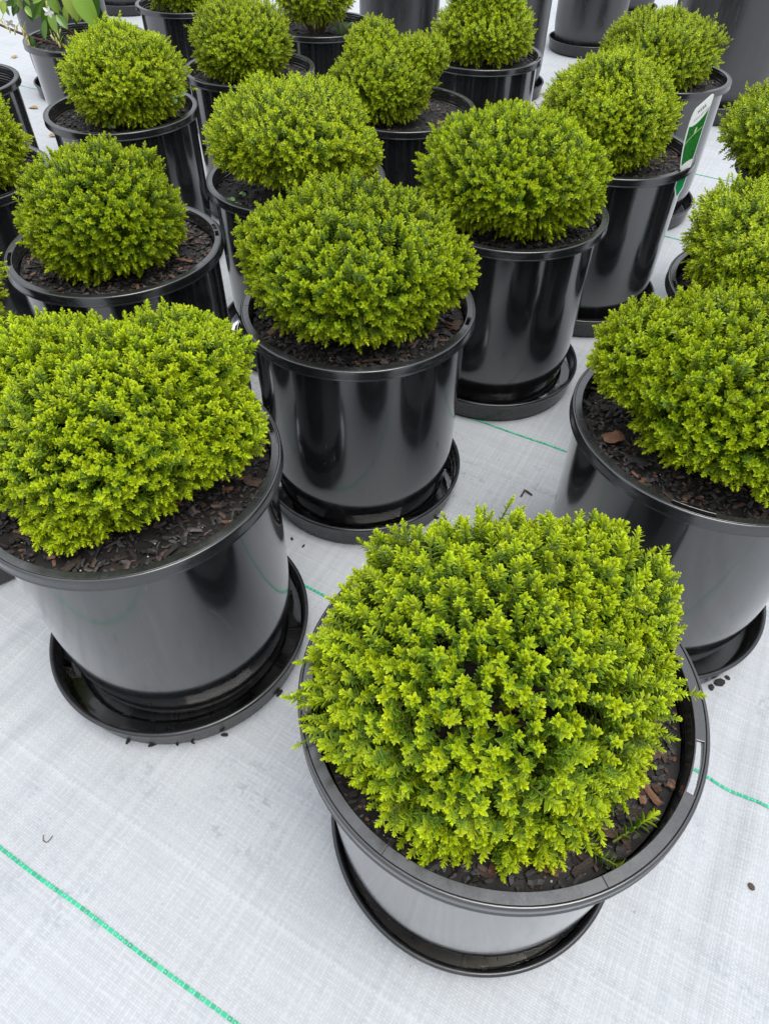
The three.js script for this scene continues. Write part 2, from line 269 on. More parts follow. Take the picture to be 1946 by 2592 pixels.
function addSaucer(s, wet) {
  const g = thing('plant_saucer', s.saucer, 'saucer', [s.x + (s.so?.[0] || 0), 0, s.z + (s.so?.[1] || 0)], 'saucers under the pots');
  const b = mesh('dish', saucerGeo, M.saucer, g), k = (s.rs || 0.17 * (s.k || 1)) / 0.1698; b.scale.set(k, s.k || 1, k); g.rotation.y = s.x * 17;
  if (wet) { const w = mesh('water', waters[wet % 2], M.water, g); w.scale.set(k, 1, k); }
  return g;
}

// ------------------------------------------------------------------ soil, bark chips
function soilGeo(seed) {
  const R = 0.1498, rings = 26, seg = 72, p = [0, 0, 0], c = [0.012, 0.009, 0.008], ix = [];
  const hgt = (x, z) => 0.004 * noise(x * 22 + seed, z * 22, seed) + 0.003 * noise(x * 60, z * 60, seed) + 0.0022 * noise(x * 170, z * 170, seed);
  for (let i = 1; i <= rings; i++) for (let j = 0; j < seg; j++) {
    const r = R * i / rings, a = j / seg * 2 * Math.PI, x = r * Math.cos(a), z = r * Math.sin(a); p.push(x, hgt(x, z), z);
    const t = 0.5 + 0.5 * noise(x * 130, z * 130, seed + 4), b = 0.006 + 0.026 * t * t * t; c.push(b * 1.25, b * 0.95, b * 0.78);
  }
  for (let j = 0; j < seg; j++) ix.push(0, 1 + (j + 1) % seg, 1 + j);
  for (let i = 0; i < rings - 1; i++) for (let j = 0; j < seg; j++) { const a = 1 + i * seg + j, b = 1 + i * seg + (j + 1) % seg; ix.push(a, b, a + seg, b, b + seg, a + seg); }
  const g = new THREE.BufferGeometry(); g.setAttribute('position', new THREE.Float32BufferAttribute(p, 3)); g.setAttribute('color', new THREE.Float32BufferAttribute(c, 3)); g.setIndex(ix); g.computeVertexNormals(); g.userData.h = hgt; return g;
}
const soils = [soilGeo(1), soilGeo(4), soilGeo(8)];
const grainTex = (() => { const a = tileNoise(64, 41), b = tileNoise(8, 42), c = tileNoise(16, 43); return dataTex(256, 256, (i, j) => { const u = i / 256, v = j / 256, l = 0.45 + 0.5 * a(u * 0.06 + 0.1 * b(u, v), v) + 0.25 * (c(u, v) - 0.5); return [l, l * 0.97, l * 0.93]; }); })();
function chipGeo(seed, flat = 0.3, long = 1) {     // a broken slab of bark, unit size along x
  const r = RNG(seed), n = 7, p = [], uv = [], ix = [];
  const top = [], bot = [];
  for (let i = 0; i < n; i++) { const a = i / n * 2 * Math.PI + (r() - 0.5) * 0.4, x = Math.cos(a) * (0.42 + 0.12 * r()), z = Math.sin(a) * (0.42 + 0.12 * r()) / long; const h = flat * (0.35 + 0.3 * r()); top.push([x * 0.92, h / 2 + 0.06 * r() * flat, z * 0.9]); bot.push([x, -h / 2, z]); }
  const tri = (...q) => { for (const v of q) { p.push(...v); uv.push(v[0] * 1.0 + 0.5, v[2] * long + v[1]); } };
  const cT = [0.05 * (r() - 0.5), flat * 0.3, 0], cB = [0, -flat * 0.3, 0];
  for (let i = 0; i < n; i++) { const k = (i + 1) % n; tri(cT, top[k], top[i]); tri(top[i], top[k], bot[i]); tri(bot[i], top[k], bot[k]); tri(cB, bot[i], bot[k]); }
  const g = new THREE.BufferGeometry(); g.setAttribute('position', new THREE.Float32BufferAttribute(p, 3)); g.setAttribute('uv', new THREE.Float32BufferAttribute(uv, 2)); g.computeVertexNormals(); return g;
}
const chips = [chipGeo(1, 0.4, 1.4), chipGeo(2, 0.35, 2), chipGeo(3, 0.6, 1.2), chipGeo(4, 0.3, 2.6), chipGeo(5, 0.25, 3.4)];
function splinterGeo(seed, long) {          // a torn strip of bark: ragged ends, warped faces
  const r = RNG(seed), n = 5, p = [], uv = [], row = [];
  for (let i = 0; i <= n; i++) { const u = i / n - 0.5, e = i === 0 || i === n ? 0.55 + 0.3 * r() : 0.85 + 0.3 * r(), w = 0.5 / long * e, h = 0.17 * (0.6 + 0.6 * r()), bow = 0.12 * (0.25 - u * u), k = (r() - 0.5) * 0.12; row.push([[u + (r() - 0.5) * 0.09, bow + h * 0.4, -w + k], [u + (r() - 0.5) * 0.05, bow + h * (0.9 + 0.3 * r()), k], [u + (r() - 0.5) * 0.09, bow + h * 0.35, w + k], [u, bow - h * 0.5, w * 0.8 + k], [u, bow - h * 0.5, -w * 0.8 + k]]); }
  const tri = (...q) => { for (const v of q) { p.push(...v); uv.push(v[0] + 0.5, v[2] * long + v[1]); } };
  for (let i = 0; i < n; i++) for (let j = 0; j < 5; j++) { const a = row[i][j], b = row[i][(j + 1) % 5], c = row[i + 1][j], d = row[i + 1][(j + 1) % 5]; tri(a, b, c); tri(b, d, c); }
  for (const [q, f] of [[row[0], 1], [row[n], 0]]) for (let j = 1; j < 4; j++) f ? tri(q[0], q[j + 1], q[j]) : tri(q[0], q[j], q[j + 1]);
  const g = new THREE.BufferGeometry(); g.setAttribute('position', new THREE.Float32BufferAttribute(p, 3)); g.setAttribute('uv', new THREE.Float32BufferAttribute(uv, 2)); g.computeVertexNormals(); return g;
}
chips.push(splinterGeo(21, 1.6), splinterGeo(22, 2.2), splinterGeo(23, 3), splinterGeo(24, 1.3), splinterGeo(25, 4));
const barkMat = c => new THREE.MeshStandardMaterial({ color: new THREE.Color(...c), map: grainTex, bumpMap: grainTex, bumpScale: 0.0006, roughness: 0.62 });
const BARK = [[0.040, 0.035, 0.034], [0.07, 0.05, 0.042], [0.115, 0.066, 0.046], [0.30, 0.15, 0.085], [0.034, 0.033, 0.036], [0.21, 0.135, 0.095]].map(barkMat);
const crumbMat = new THREE.MeshStandardMaterial({ color: 0xffffff, roughness: 0.55 });
const pebble = new THREE.IcosahedronGeometry(0.5, 1), grit = new THREE.IcosahedronGeometry(0.5, 0);
const T4 = new THREE.Matrix4(), Q4 = new THREE.Quaternion(), E4 = new THREE.Euler();
function addSoil(parent, seed, near, crownR) {
  const r = RNG(seed * 77 + 3), sg = soils[seed % 3], soil = mesh('soil', sg, M.soil, parent); soil.position.y = SOIL;
  const n = near ? 2400 : 700;
  const spot = () => { let a, q; do { a = r() * 6.283; q = 0.1478 * Math.sqrt(r()); } while (q < crownR * 0.55 && r() < 0.8); return [q * Math.cos(a), q * Math.sin(a)]; };
  for (let v = 0; v < 3; v++) {
    const im = new THREE.InstancedMesh(chips[[0, 8, 5][v]], crumbMat, n / 3 | 0); im.name = 'soil_crumbs'; im.userData.kind = 'stuff'; im.castShadow = im.receiveShadow = true;
    for (let i = 0; i < im.count; i++) {
      const [x, z] = spot(), s = 0.0025 + 0.0075 * r() * r(), t = r(), b = 0.016 + 0.06 * r() * r();
      T4.compose(V(x, sg.userData.h(x, z) + s * 0.3, z), Q4.setFromEuler(E4.set((r() - 0.5) * 0.9, r() * 6.28, (r() - 0.5) * 0.9)), V(s * (1 + 0.9 * r()), s * 1.2, s)); im.setMatrixAt(i, T4);
      im.setColorAt(i, t < 0.79 ? new THREE.Color(b, b * 0.88, b * 0.82) : t < 0.95 ? new THREE.Color(0.075, 0.045, 0.032) : new THREE.Color(0.20, 0.10, 0.06));
    }
    soil.add(im);
  }
  const per = new THREE.InstancedMesh(grit, crumbMat, near ? 60 : 20); per.name = 'grit'; per.userData.kind = 'stuff';
  for (let i = 0; i < per.count; i++) { const [x, z] = spot(), s = 0.001 + 0.0013 * r(), k = 0.35 + 0.4 * r(); T4.compose(V(x, sg.userData.h(x, z) + 0.001, z), Q4, V(s, s, s)); per.setMatrixAt(i, T4); per.setColorAt(i, new THREE.Color(k, k * 0.97, k * 0.9)); }
  soil.add(per);
  const big = near ? 26 : 12;
  for (let i = 0; i < big; i++) {
    const a = r() * 6.283, q = lerp(Math.min(crownR * 0.8, 0.115), 0.141, Math.sqrt(r())), x = q * Math.cos(a), z = q * Math.sin(a), s = 0.005 + 0.008 * r();
    const c = mesh('bark_chip', chips[5 + (r() * 5 | 0)], BARK[[0, 1, 4, 2, 0, 3, 1, 4, 1, 2][r() * 10 | 0]], soil); c.scale.set(s * 1.7, s, s * 1.2); c.position.set(x, sg.userData.h(x, z) + s * 0.12 + 0.002, z); c.rotation.set((r() - 0.5) * 0.5, r() * 6.28, (r() - 0.5) * 0.5);
  }
  return soil;
}
function bigChip(soil, wx, wz, s, len, turn, m, name = 'bark_chip', v = 7) { const p = soil.parent.position, c = mesh(name, chips[v], BARK[m], soil); c.position.set(wx - p.x, 0.006, wz - p.z); c.scale.set(len * 0.9, s * 0.8, s * 1.3); c.rotation.set(0.1, turn, 0.05); return c; }

// ------------------------------------------------------------------ shrub shoots: crossed pairs of small leaves up a stem
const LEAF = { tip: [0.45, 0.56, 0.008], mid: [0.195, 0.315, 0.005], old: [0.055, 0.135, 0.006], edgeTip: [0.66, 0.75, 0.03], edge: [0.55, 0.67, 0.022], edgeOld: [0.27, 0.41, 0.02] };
const mix3 = (a, b, t) => a.map((v, i) => lerp(v, b[i], t));
function shootGeo(seed, fine) {
  const r = RNG(seed), p = [], c = [], ix = [], pairs = fine ? 15 + (r() * 3 | 0) : 12, Ln = 0.036 * (0.9 + 0.3 * r());
  const bend = [(r() - 0.5) * 0.008, (r() - 0.5) * 0.008];
  const at = t => V(bend[0] * t * t, Ln * (t - 1), bend[1] * t * t);
  // stem
  const ss = fine ? 5 : 3, sr = fine ? 3 : 2; const b0 = 0;
  for (let i = 0; i <= sr; i++) { const t = i / sr * 0.97, q = at(t), rad = lerp(0.0010, 0.0005, t), col = mix3([0.10, 0.10, 0.02], [0.25, 0.30, 0.03], t); for (let j = 0; j < ss; j++) { const a = j / ss * 6.283; p.push(q.x + rad * Math.cos(a), q.y, q.z + rad * Math.sin(a)); c.push(...col); } }
  for (let i = 0; i < sr; i++) for (let j = 0; j < ss; j++) { const a = b0 + i * ss + j, b = b0 + i * ss + (j + 1) % ss; ix.push(a, a + ss, b, b, a + ss, b + ss); }
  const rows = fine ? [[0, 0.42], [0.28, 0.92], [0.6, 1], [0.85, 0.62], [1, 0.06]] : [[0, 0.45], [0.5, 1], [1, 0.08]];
  const xs = fine ? [-1, -0.6, 0, 0.6, 1] : [-1, 0, 1];
  for (let k = 0; k < pairs; k++) {
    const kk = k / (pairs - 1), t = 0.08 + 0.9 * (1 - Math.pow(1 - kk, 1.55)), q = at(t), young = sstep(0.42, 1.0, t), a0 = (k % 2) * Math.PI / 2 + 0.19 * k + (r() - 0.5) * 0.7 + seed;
    for (let s = 0; s < 2; s++) {
      const a = a0 + s * Math.PI + (r() - 0.5) * 0.2, out = V(Math.cos(a), 0, Math.sin(a)), side = V(-Math.sin(a), 0, Math.cos(a));
      const el = lerp(0.40, 0.86, young) + 0.5 * sstep(0.9, 1, t) + (r() - 0.5) * 0.22, len = 0.0079 * lerp(1.05, 0.58, sstep(0.7, 1, t)) * lerp(0.85, 1, sstep(0, 0.3, t)) * (0.88 + 0.24 * r()), w = len * lerp(0.19, 0.215, young) * (fine ? 1 : 1.05);
      const dir = out.clone().multiplyScalar(Math.cos(el)).addScaledVector(V(0, 1, 0), Math.sin(el)), nor = out.clone().multiplyScalar(-Math.sin(el)).addScaledVector(V(0, 1, 0), Math.cos(el));
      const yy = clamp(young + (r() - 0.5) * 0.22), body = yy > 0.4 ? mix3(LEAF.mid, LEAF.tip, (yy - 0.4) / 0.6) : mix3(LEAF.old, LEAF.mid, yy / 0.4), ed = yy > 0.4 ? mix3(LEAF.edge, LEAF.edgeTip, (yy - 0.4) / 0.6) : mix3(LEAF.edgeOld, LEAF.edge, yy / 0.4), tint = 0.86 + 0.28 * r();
      const base = p.length / 3;
      rows.forEach(([u, wd]) => {
        const curl = -0.10 * len * u * u + 0.06 * len * u, o = q.clone().addScaledVector(dir, u * len).addScaledVector(nor, curl);
        xs.forEach(x => { const pt = o.clone().addScaledVector(side, x * w * wd).addScaledVector(nor, 0.38 * w * wd * x * x); p.push(pt.x, pt.y, pt.z); const m = Math.abs(x) > 0.9 || u > 0.95 ? (fine ? ed : mix3(body, ed, 0.75)) : body; c.push(m[0] * tint, m[1] * tint, m[2] * tint); });
      });
      const nx = xs.length; for (let i = 0; i < rows.length - 1; i++) for (let j = 0; j < nx - 1; j++) { const A = base + i * nx + j; ix.push(A, A + 1, A + nx, A + 1, A + nx + 1, A + nx); }
    }
  }
  const g = new THREE.BufferGeometry(); g.setAttribute('position', new THREE.Float32BufferAttribute(p, 3)); g.setAttribute('color', new THREE.Float32BufferAttribute(c, 3)); g.setIndex(ix); g.computeVertexNormals(); return g;
}
const FINE = [1, 2, 3, 4, 5, 6].map(k => shootGeo(k * 11, true)), COARSE = [1, 2, 3, 4, 5, 6].map(k => shootGeo(k * 11, false));
const leafMats = [[1, 1, 1], [0.9, 0.93, 0.9], [1.1, 1.05, 1]].map(c => new THREE.MeshPhysicalMaterial({ vertexColors: true, color: new THREE.Color(...c), roughness: 0.45, specularIntensity: 0.7, side: THREE.DoubleSide }));
const branchGeo = [1, 2, 3].map(k => { const r = RNG(k * 5), pts = [V(0, 0, 0), V(0.01 * (r() - 0.5), 0.35, 0.01 * (r() - 0.5)), V(0.12 * (r() - 0.5), 0.7, 0.12 * (r() - 0.5)), V(0.1 * (r() - 0.5), 1, 0.1 * (r() - 0.5))]; const g = new THREE.TubeGeometry(new THREE.CatmullRomCurve3(pts), 8, 0.028, 5); const a = g.attributes.position; for (let i = 0; i < a.count; i++) { const t = clamp(a.getY(i)); a.setX(i, a.getX(i) * (1 - 0.3 * t)); } g.computeVertexNormals(); return g; });
const branchMat = new THREE.MeshStandardMaterial({ color: new THREE.Color(0.10, 0.062, 0.035), roughness: 0.85 });
const UPV = V(0, 1, 0), FRUST = new THREE.Frustum().setFromProjectionMatrix(new THREE.Matrix4().multiplyMatrices(camera.projectionMatrix, camera.matrixWorldInverse));
function crown(parent, s, seed) {
  const r = RNG(seed * 131 + 7), list = [], kin = 0.09 * Math.sin(seed * 2.7), geos = s.near ? FINE : COARSE, soilY = SOIL + 0.008;
  const vol = s.lobes.map(l => l[3] * (l[3] + l[4])), sum = vol.reduce((a, b) => a + b, 0);
  s.lobes.forEach((l, li) => {
    const [dx, cy, dz] = l, rh = l[3] * 1.005, ry = l[4] * 0.96, pw = s.p || 2.15, n = Math.round(s.n * 2.2 * vol[li] / sum), tufts = [];
    for (let k = 0; k < 64; k++) { const y = 1 - 2 * (k + 0.5) / 64, a = k * 2.39996 + r() * 0.5, q = Math.sqrt(1 - y * y); tufts.push(V(q * Math.cos(a), y + (r() - 0.5) * 0.15, q * Math.sin(a)).normalize()); }
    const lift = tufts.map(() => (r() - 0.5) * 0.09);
    for (let k = 0; k < n; k++) {
      const y = 1 - 2 * (k + 0.5) / n, a = k * 2.39996 + (r() - 0.5) * 0.5, q = Math.sqrt(1 - y * y), d = V(q * Math.cos(a) + (r() - 0.5) * 0.07, y + (r() - 0.5) * 0.05, q * Math.sin(a) + (r() - 0.5) * 0.07).normalize();
      let best = 9, ti = 0; tufts.forEach((t, i) => { const q2 = t.distanceToSquared(d); if (q2 < best) { best = q2; ti = i; } });
      const td = Math.sqrt(best), depth = r(), layer = depth < 0.58 ? 1 - 0.09 * r() : depth < 0.84 ? 0.91 - 0.08 * r() : 0.79 - 0.12 * r();
      let rr = layer * (0.97 + lift[ti] + 0.04 * (0.16 - td) / 0.16 + 0.13 * noise(d.x * 1.9 + seed, d.y * 1.9, d.z * 1.9 + li));
      rr *= Math.pow(Math.pow(Math.hypot(d.x, d.z), pw) + Math.pow(Math.abs(d.y), pw), -1 / pw);      // a little squarer than a ball, as sheared shrubs are
      if (r() < 0.26) rr += (s.near ? 0.085 : 0.105) * r() * r() + 0.02;                                   // a few leaders stick out
      const T = V(dx + d.x * rh * rr, cy + d.y * ry * rr, dz + d.z * rh * rr);
      const nor = V(d.x / rh, d.y / ry, d.z / rh).normalize();
      let inside = false; s.lobes.forEach((m, mi) => { if (mi !== li && ((T.x - m[0]) / m[3]) ** 2 + ((T.y - m[1]) / m[4]) ** 2 + ((T.z - m[2]) / m[3]) ** 2 < 0.42) inside = true; });
      if (T.y < soilY || inside) continue;
      const ax = nor.clone().addScaledVector(d.clone().sub(tufts[ti]), 0.7).addScaledVector(UPV, d.y > -0.1 ? 0.22 : 0.05).add(V(r() - 0.5, r() - 0.5, r() - 0.5).multiplyScalar(0.75)).normalize();
      if (T.y + ax.y * -0.03 < SOIL - 0.012) ax.y = Math.min(ax.y, 0.1);
      if (s.open && d.y < -0.2 && r() < 0.4) continue;
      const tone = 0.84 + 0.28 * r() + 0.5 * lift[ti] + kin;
      list.push({ T, ax, nor, roll: r() * 6.28, sc: (0.56 + 0.46 * Math.pow(r(), 1.2)), v: r() * 6 | 0, outer: layer > 0.93, tone, warm: 0.96 + 0.08 * r() });
    }
  });
  const W = V(s.x, FLOOR, s.z), rank = list.map((o, i) => { const w = o.T.clone().add(W), to = camera.position.clone().sub(w), dist = to.length(); to.normalize(); const face = to.dot(o.nor); return [i, (o.outer ? 0 : 5) + (face < 0.05 ? 4 : 0) + (FRUST.containsPoint(w) ? 0 : 20) + dist * 1.2 - face * 0.6]; }).sort((a, b) => a[1] - b[1]);
  const single = new Set(rank.slice(0, 300).filter(a => a[1] < 20).map(a => a[0]));
  const X4 = new THREE.Quaternion(), Y4 = new THREE.Quaternion();
  const place = o => { X4.setFromUnitVectors(UPV, o.ax); Y4.setFromAxisAngle(UPV, o.roll); return X4.multiply(Y4); };
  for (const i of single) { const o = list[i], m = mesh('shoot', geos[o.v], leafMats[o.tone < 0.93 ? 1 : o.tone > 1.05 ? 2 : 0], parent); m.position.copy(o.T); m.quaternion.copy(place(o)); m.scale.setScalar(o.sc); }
  for (let v = 0; v < 6; v++) {
    const sub = list.filter((o, i) => !single.has(i) && o.v === v); if (!sub.length) continue;
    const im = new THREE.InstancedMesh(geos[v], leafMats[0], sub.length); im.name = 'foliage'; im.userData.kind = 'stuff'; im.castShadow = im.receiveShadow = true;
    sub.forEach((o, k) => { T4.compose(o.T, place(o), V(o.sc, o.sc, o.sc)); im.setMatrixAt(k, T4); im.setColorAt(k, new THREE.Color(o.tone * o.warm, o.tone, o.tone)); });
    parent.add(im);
  }
  const l = s.lobes[0], nb = s.open ? 16 : 11;
  for (let k = 0; k < nb; k++) { const a = k * 2.4 + r(), q = s.open ? 0.5 + 0.35 * r() : 0.4 + 0.25 * r(), b = mesh('branch', branchGeo[k % 3], branchMat, parent), to = V(l[0] + Math.cos(a) * l[3] * q, l[1] + l[4] * (s.open ? 0.5 - 0.5 * r() : 0.25 - 0.5 * r()) , l[2] + Math.sin(a) * l[3] * q), from = V(l[0] + 0.014 * Math.cos(a), SOIL - 0.004, l[2] + 0.014 * Math.sin(a)), dd = to.clone().sub(from), L = dd.length(); b.position.copy(from); b.quaternion.setFromUnitVectors(UPV, dd.normalize()); const w = s.open ? 0.14 : 0.11; b.scale.set(w, L, w); }
}
const built = {};
SHRUBS.forEach((s, i) => {
  addSaucer(s, { A: 1, B: 2, C: 1, E: 2, I: 2, G: 1 }[s.id]);
  const g = thing('potted_shrub', s.label, 'potted shrub', [s.x, FLOOR, s.z], 'potted lime shrubs set out in rows');
  if (s.tilt) g.rotation.set(THREE.MathUtils.degToRad(s.tilt[0]), 0, THREE.MathUtils.degToRad(s.tilt[1]));
  addPot(g, 1, s.slot, M.pot, false, i);
  built[s.id] = { g, soil: addSoil(g, i + 1, s.near, s.lobes[0][3]) };
  crown(g, s, i + 1);
});
BARE.forEach((s, i) => {
  addSaucer(s, 0);
  const g = thing(s.name, s.label, 'pot', [s.x, FLOOR * (s.k || 1), s.z], s.empty ? undefined : 'grey pots in the back rows');
  addPot(g, s.k || 1, 40 + i * 50, s.empty ? M.pot : M.grey, s.empty, i);
});
// ------------------------------------------------------------------ particular pieces on the soil
bigChip(built.C.soil, -0.348, -0.441, 0.013, 0.062, -0.25, 5);
bigChip(built.A.soil, 0.169, -0.173, 0.014, 0.034, -0.6, 2);
bigChip(built.A.soil, 0.055, -0.158, 0.010, 0.026, 0.3, 3);
bigChip(built.A.soil, 0.212, -0.21, 0.009, 0.03, 1.1, 3);
bigChip(built.G.soil, -0.322, -1.015, 0.012, 0.032, -0.3, 3);
bigChip(built.D.soil, 0.266, -0.605, 0.016, 0.027, 0.2, 3, 'bark_chip', 8);
bigChip(built.D.soil, 0.285, -0.565, 0.014, 0.026, -0.5, 4, 'bark_chip', 5);
bigChip(built.B.soil, -0.02, -0.752, 0.011, 0.028, 0.2, 2);
bigChip(built.J.soil, 0.115, -1.66, 0.014, 0.03, 0.6, 3, 'bark_chip', 6);
for (const [x, z, t, k] of [[0.192, -0.168, 0.5, 1.15], [0.182, -0.188, 1.5, 0.9], [0.168, -0.149, -0.5, 0.95]]) {      // little side sprigs lying on the soil of the nearest pot
  const g = built.A.g, o = mesh('sprig', FINE[k * 10 % 6 | 0], leafMats[1], g); o.position.set(x - 0.1056 + 0.02 * Math.cos(t), SOIL + 0.014, z + 0.2776 - 0.02 * Math.sin(t)); o.quaternion.setFromUnitVectors(UPV, V(Math.cos(t), 0.15, -Math.sin(t)).normalize()); o.scale.setScalar(k);
}

// ------------------------------------------------------------------ weeds among the shrubs
function bladeGeo(w, fold, droop, rows = 6) {          // a leaf of unit length along +y
  const p = [], ix = [], xs = [-1, -0.5, 0, 0.5, 1];
  for (let i = 0; i <= rows; i++) { const u = i / rows, wd = w * Math.pow(Math.sin(Math.PI * Math.pow(u, 0.85)), 0.75) * 0.5 + (u < 0.02 ? 0.004 : 0); for (const x of xs) p.push(x * wd, u, fold * wd * Math.abs(x) - droop * u * u); }
  for (let i = 0; i < rows; i++) for (let j = 0; j < 4; j++) { const a = i * 5 + j; ix.push(a, a + 1, a + 5, a + 1, a + 6, a + 5); }
  const g = new THREE.BufferGeometry(); g.setAttribute('position', new THREE.Float32BufferAttribute(p, 3)); g.setIndex(ix); g.computeVertexNormals(); return g;
}
const leafMat = (c, rough = 0.35) => new THREE.MeshStandardMaterial({ color: new THREE.Color(...c), roughness: rough, side: THREE.DoubleSide });
const cloverMat = leafMat([0.20, 0.33, 0.13], 0.6), roundLeaf = bladeGeo(0.95, 0.15, 0.1, 5);
function clover(shrub, x, y, z, n, seed, size) {
  const r = RNG(seed), w = new THREE.Group(); w.name = 'clover_weed'; w.position.set(x, y, z); shrub.g.add(w);
  for (let k = 0; k < n; k++) { const a = r() * 6.28, q = 0.004 + 0.014 * r(), h = (r() - 0.5) * 0.035; for (let j = 0; j < 3; j++) { const l = mesh('leaf', roundLeaf, cloverMat, w); l.position.set(q * Math.cos(a), h, q * Math.sin(a)); l.quaternion.setFromUnitVectors(UPV, V(Math.cos(a + j * 2.1), 0.25, Math.sin(a + j * 2.1)).normalize()); l.scale.setScalar(size * (0.8 + 0.4 * r())); } }
}
clover(built.H, 0.135, 0.36, 0.03, 7, 3, 0.0095);
clover(built.H, 0.01, 0.318, 0.125, 3, 5, 0.008);
clover(built.I, -0.105, 0.316, 0.085, 3, 6, 0.009);
{ // rosette weed in the bare-stemmed shrub's pot
  const w = new THREE.Group(); w.name = 'rosette_weed'; w.position.set(0.075, SOIL + 0.004, 0.045); built.S.g.add(w);
  const b = bladeGeo(0.42, 0.2, 0.25), m = leafMat([0.10, 0.19, 0.05], 0.5), m2 = leafMat([0.26, 0.34, 0.15], 0.5), r = RNG(9);
  for (let k = 0; k < 9; k++) { const a = k * 2.4, l = mesh('leaf', b, k % 3 ? m : m2, w); l.quaternion.setFromUnitVectors(UPV, V(Math.cos(a), 0.5 + r(), Math.sin(a)).normalize()); l.scale.setScalar(0.03 + 0.02 * r()); }
}

// ------------------------------------------------------------------ flowering climber
{
  const s = { ...CLIMBER, saucer: 'black saucer under the flowering climber at upper left' };
  addSaucer(s, 0);
  const g = thing('flowering_climber', 'climber with long glossy leaves and small white flowers in a black pot', 'potted plant', [s.x, FLOOR, s.z]);
  addPot(g, 1, 210, M.pot, false, 1);
  const soil = addSoil(g, 40, false, 0.08), stemM = new THREE.MeshStandardMaterial({ color: new THREE.Color(0.10, 0.05, 0.032), roughness: 0.7 });
  bigChip(soil, s.x - 0.02, s.z + 0.10, 0.02, 0.035, 0.4, 5, 'dead_leaf', 1);
  const r = RNG(91);
  const stem = (pts, rad) => mesh('stem', new THREE.TubeGeometry(new THREE.CatmullRomCurve3(pts.map(p => V(...p))), 20, rad, 6), stemM, g);
  const at = (px, py, z) => [(px - 214) / 950, 0.335 + (105 - py) / 935, z];
  stem([[0, SOIL, 0], [-0.05, 0.38, 0.02], [-0.02, 0.5, 0.0], [0.03, 0.65, -0.02], [0, 0.8, 0]], 0.003);
  stem([[0.02, SOIL, 0.01], [0.05, 0.4, 0.02], [0.03, 0.52, -0.03], [-0.03, 0.7, 0], [0.01, 0.85, 0.02]], 0.0028);
  stem([[-0.03, SOIL, 0.03], at(96, 98, 0.06), at(60, 82, 0.07), at(25, 68, 0.07), at(-10, 52, 0.06), at(-60, 20, 0.03)], 0.0032);
  stem([[-0.02, SOIL, 0], [-0.08, 0.40, 0.02], at(75, 15, 0.03), at(40, 10, 0.02), at(8, 25, 0.02), at(-5, 50, 0.02)], 0.0022);
  stem([[0.01, SOIL, -0.02], [0.03, 0.42, 0.0], [-0.06, 0.55, 0.02], [-0.08, 0.72, 0]], 0.0025);
  const wide = bladeGeo(0.5, 0.28, 0.16), slim = bladeGeo(0.36, 0.35, 0.2), mats = [leafMat([0.045, 0.115, 0.014], 0.3), leafMat([0.10, 0.215, 0.018], 0.28), leafMat([0.19, 0.33, 0.025], 0.3), leafMat([0.27, 0.38, 0.04], 0.32)];
  const leaf = (a, b, geo, m, roll) => { const A = V(...a), d = V(...b).sub(A), L = d.length(), y = d.clone().normalize(), zc = V(0, 0.35, 1), x = new THREE.Vector3().crossVectors(y, zc).normalize(), z = new THREE.Vector3().crossVectors(x, y), q = new THREE.Quaternion().setFromRotationMatrix(new THREE.Matrix4().makeBasis(x, y, z)); q.multiply(new THREE.Quaternion().setFromAxisAngle(UPV, roll)); const l = mesh('leaf', geo, m, g); l.position.copy(A); l.quaternion.copy(q); l.scale.setScalar(L); return l; };
  const rows = [[246, -14, 289, 68, 0.10, 0, 2], [224, -14, 239, 54, 0.09, 0, 3], [104, -12, 117, 30, 0.07, 1, 2], [90, -12, 67, 38, 0.05, 1, 1], [98, 18, 97, 70, 0.03, 0, 0], [152, 20, 110, 60, 0.04, 1, 1], [150, 26, 136, 94, 0.05, 1, 1], [168, 2, 134, 20, 0.08, 0, 2], [166, 8, 186, 46, 0.07, 0, 2], [171, 38, 176, 80, 0.09, 0, 2], [182, 46, 208, 70, 0.09, 0, 1], [188, 4, 220, 8, 0.08, 1, 1], [14, 34, 50, 38, 0.0, 0, 0], [-8, 40, 11, 60, 0.05, 1, 1], [146, 70, 160, 118, 0.02, 1, 0], [98, 92, 104, 128, 0.08, 1, 0], [118, 74, 112, 104, 0.03, 1, 0], [205, 12, 214, 62, 0.02, 0, 0], [262, 0, 268, 60, 0.02, 0, 0], [240, 20, 262, 80, -0.02, 0, 0], [125, 10, 128, 62, -0.03, 0, 0], [60, 28, 40, 64, 0.0, 1, 0], [196, 30, 192, 84, -0.02, 1, 0], [280, -20, 294, 22, 0.02, 1, 1], [30, -14, 12, 14, 0.04, 1, 1], [140, 62, 128, 100, 0.06, 1, 1], [162, 84, 150, 116, 0.04, 1, 0]];
  for (const [x0, y0, x1, y1, z, sl, m] of rows) leaf(at(x0, y0, z - 0.015), at(x1, y1, z + 0.015 * (r() - 0.2)), sl ? slim : wide, mats[m], (r() - 0.5) * 0.7);
  for (let k = 0; k < 22; k++) { const x0 = 40 + 225 * r(), y0 = -10 + 60 * r(), z0 = -0.04 + 0.1 * r(); leaf(at(x0, y0, z0), at(x0 + 34 * (r() - 0.5), y0 + 16 + 20 * r(), z0 + 0.02), k % 2 ? slim : wide, mats[1 + r() * 3 | 0], (r() - 0.5)); }
  for (let k = 0; k < 46; k++) { const a = r() * 6.28, h = 0.47 + 0.36 * r(), q = 0.02 + 0.06 * r(), d = V(Math.cos(a), -0.5 + r() * 0.9, Math.sin(a)).normalize().multiplyScalar(0.05 + 0.03 * r()), b = [q * Math.cos(a), h, q * Math.sin(a)]; leaf(b, [b[0] + d.x, b[1] + d.y, b[2] + d.z], k % 2 ? slim : wide, mats[r() * 4 | 0], (r() - 0.5)); }
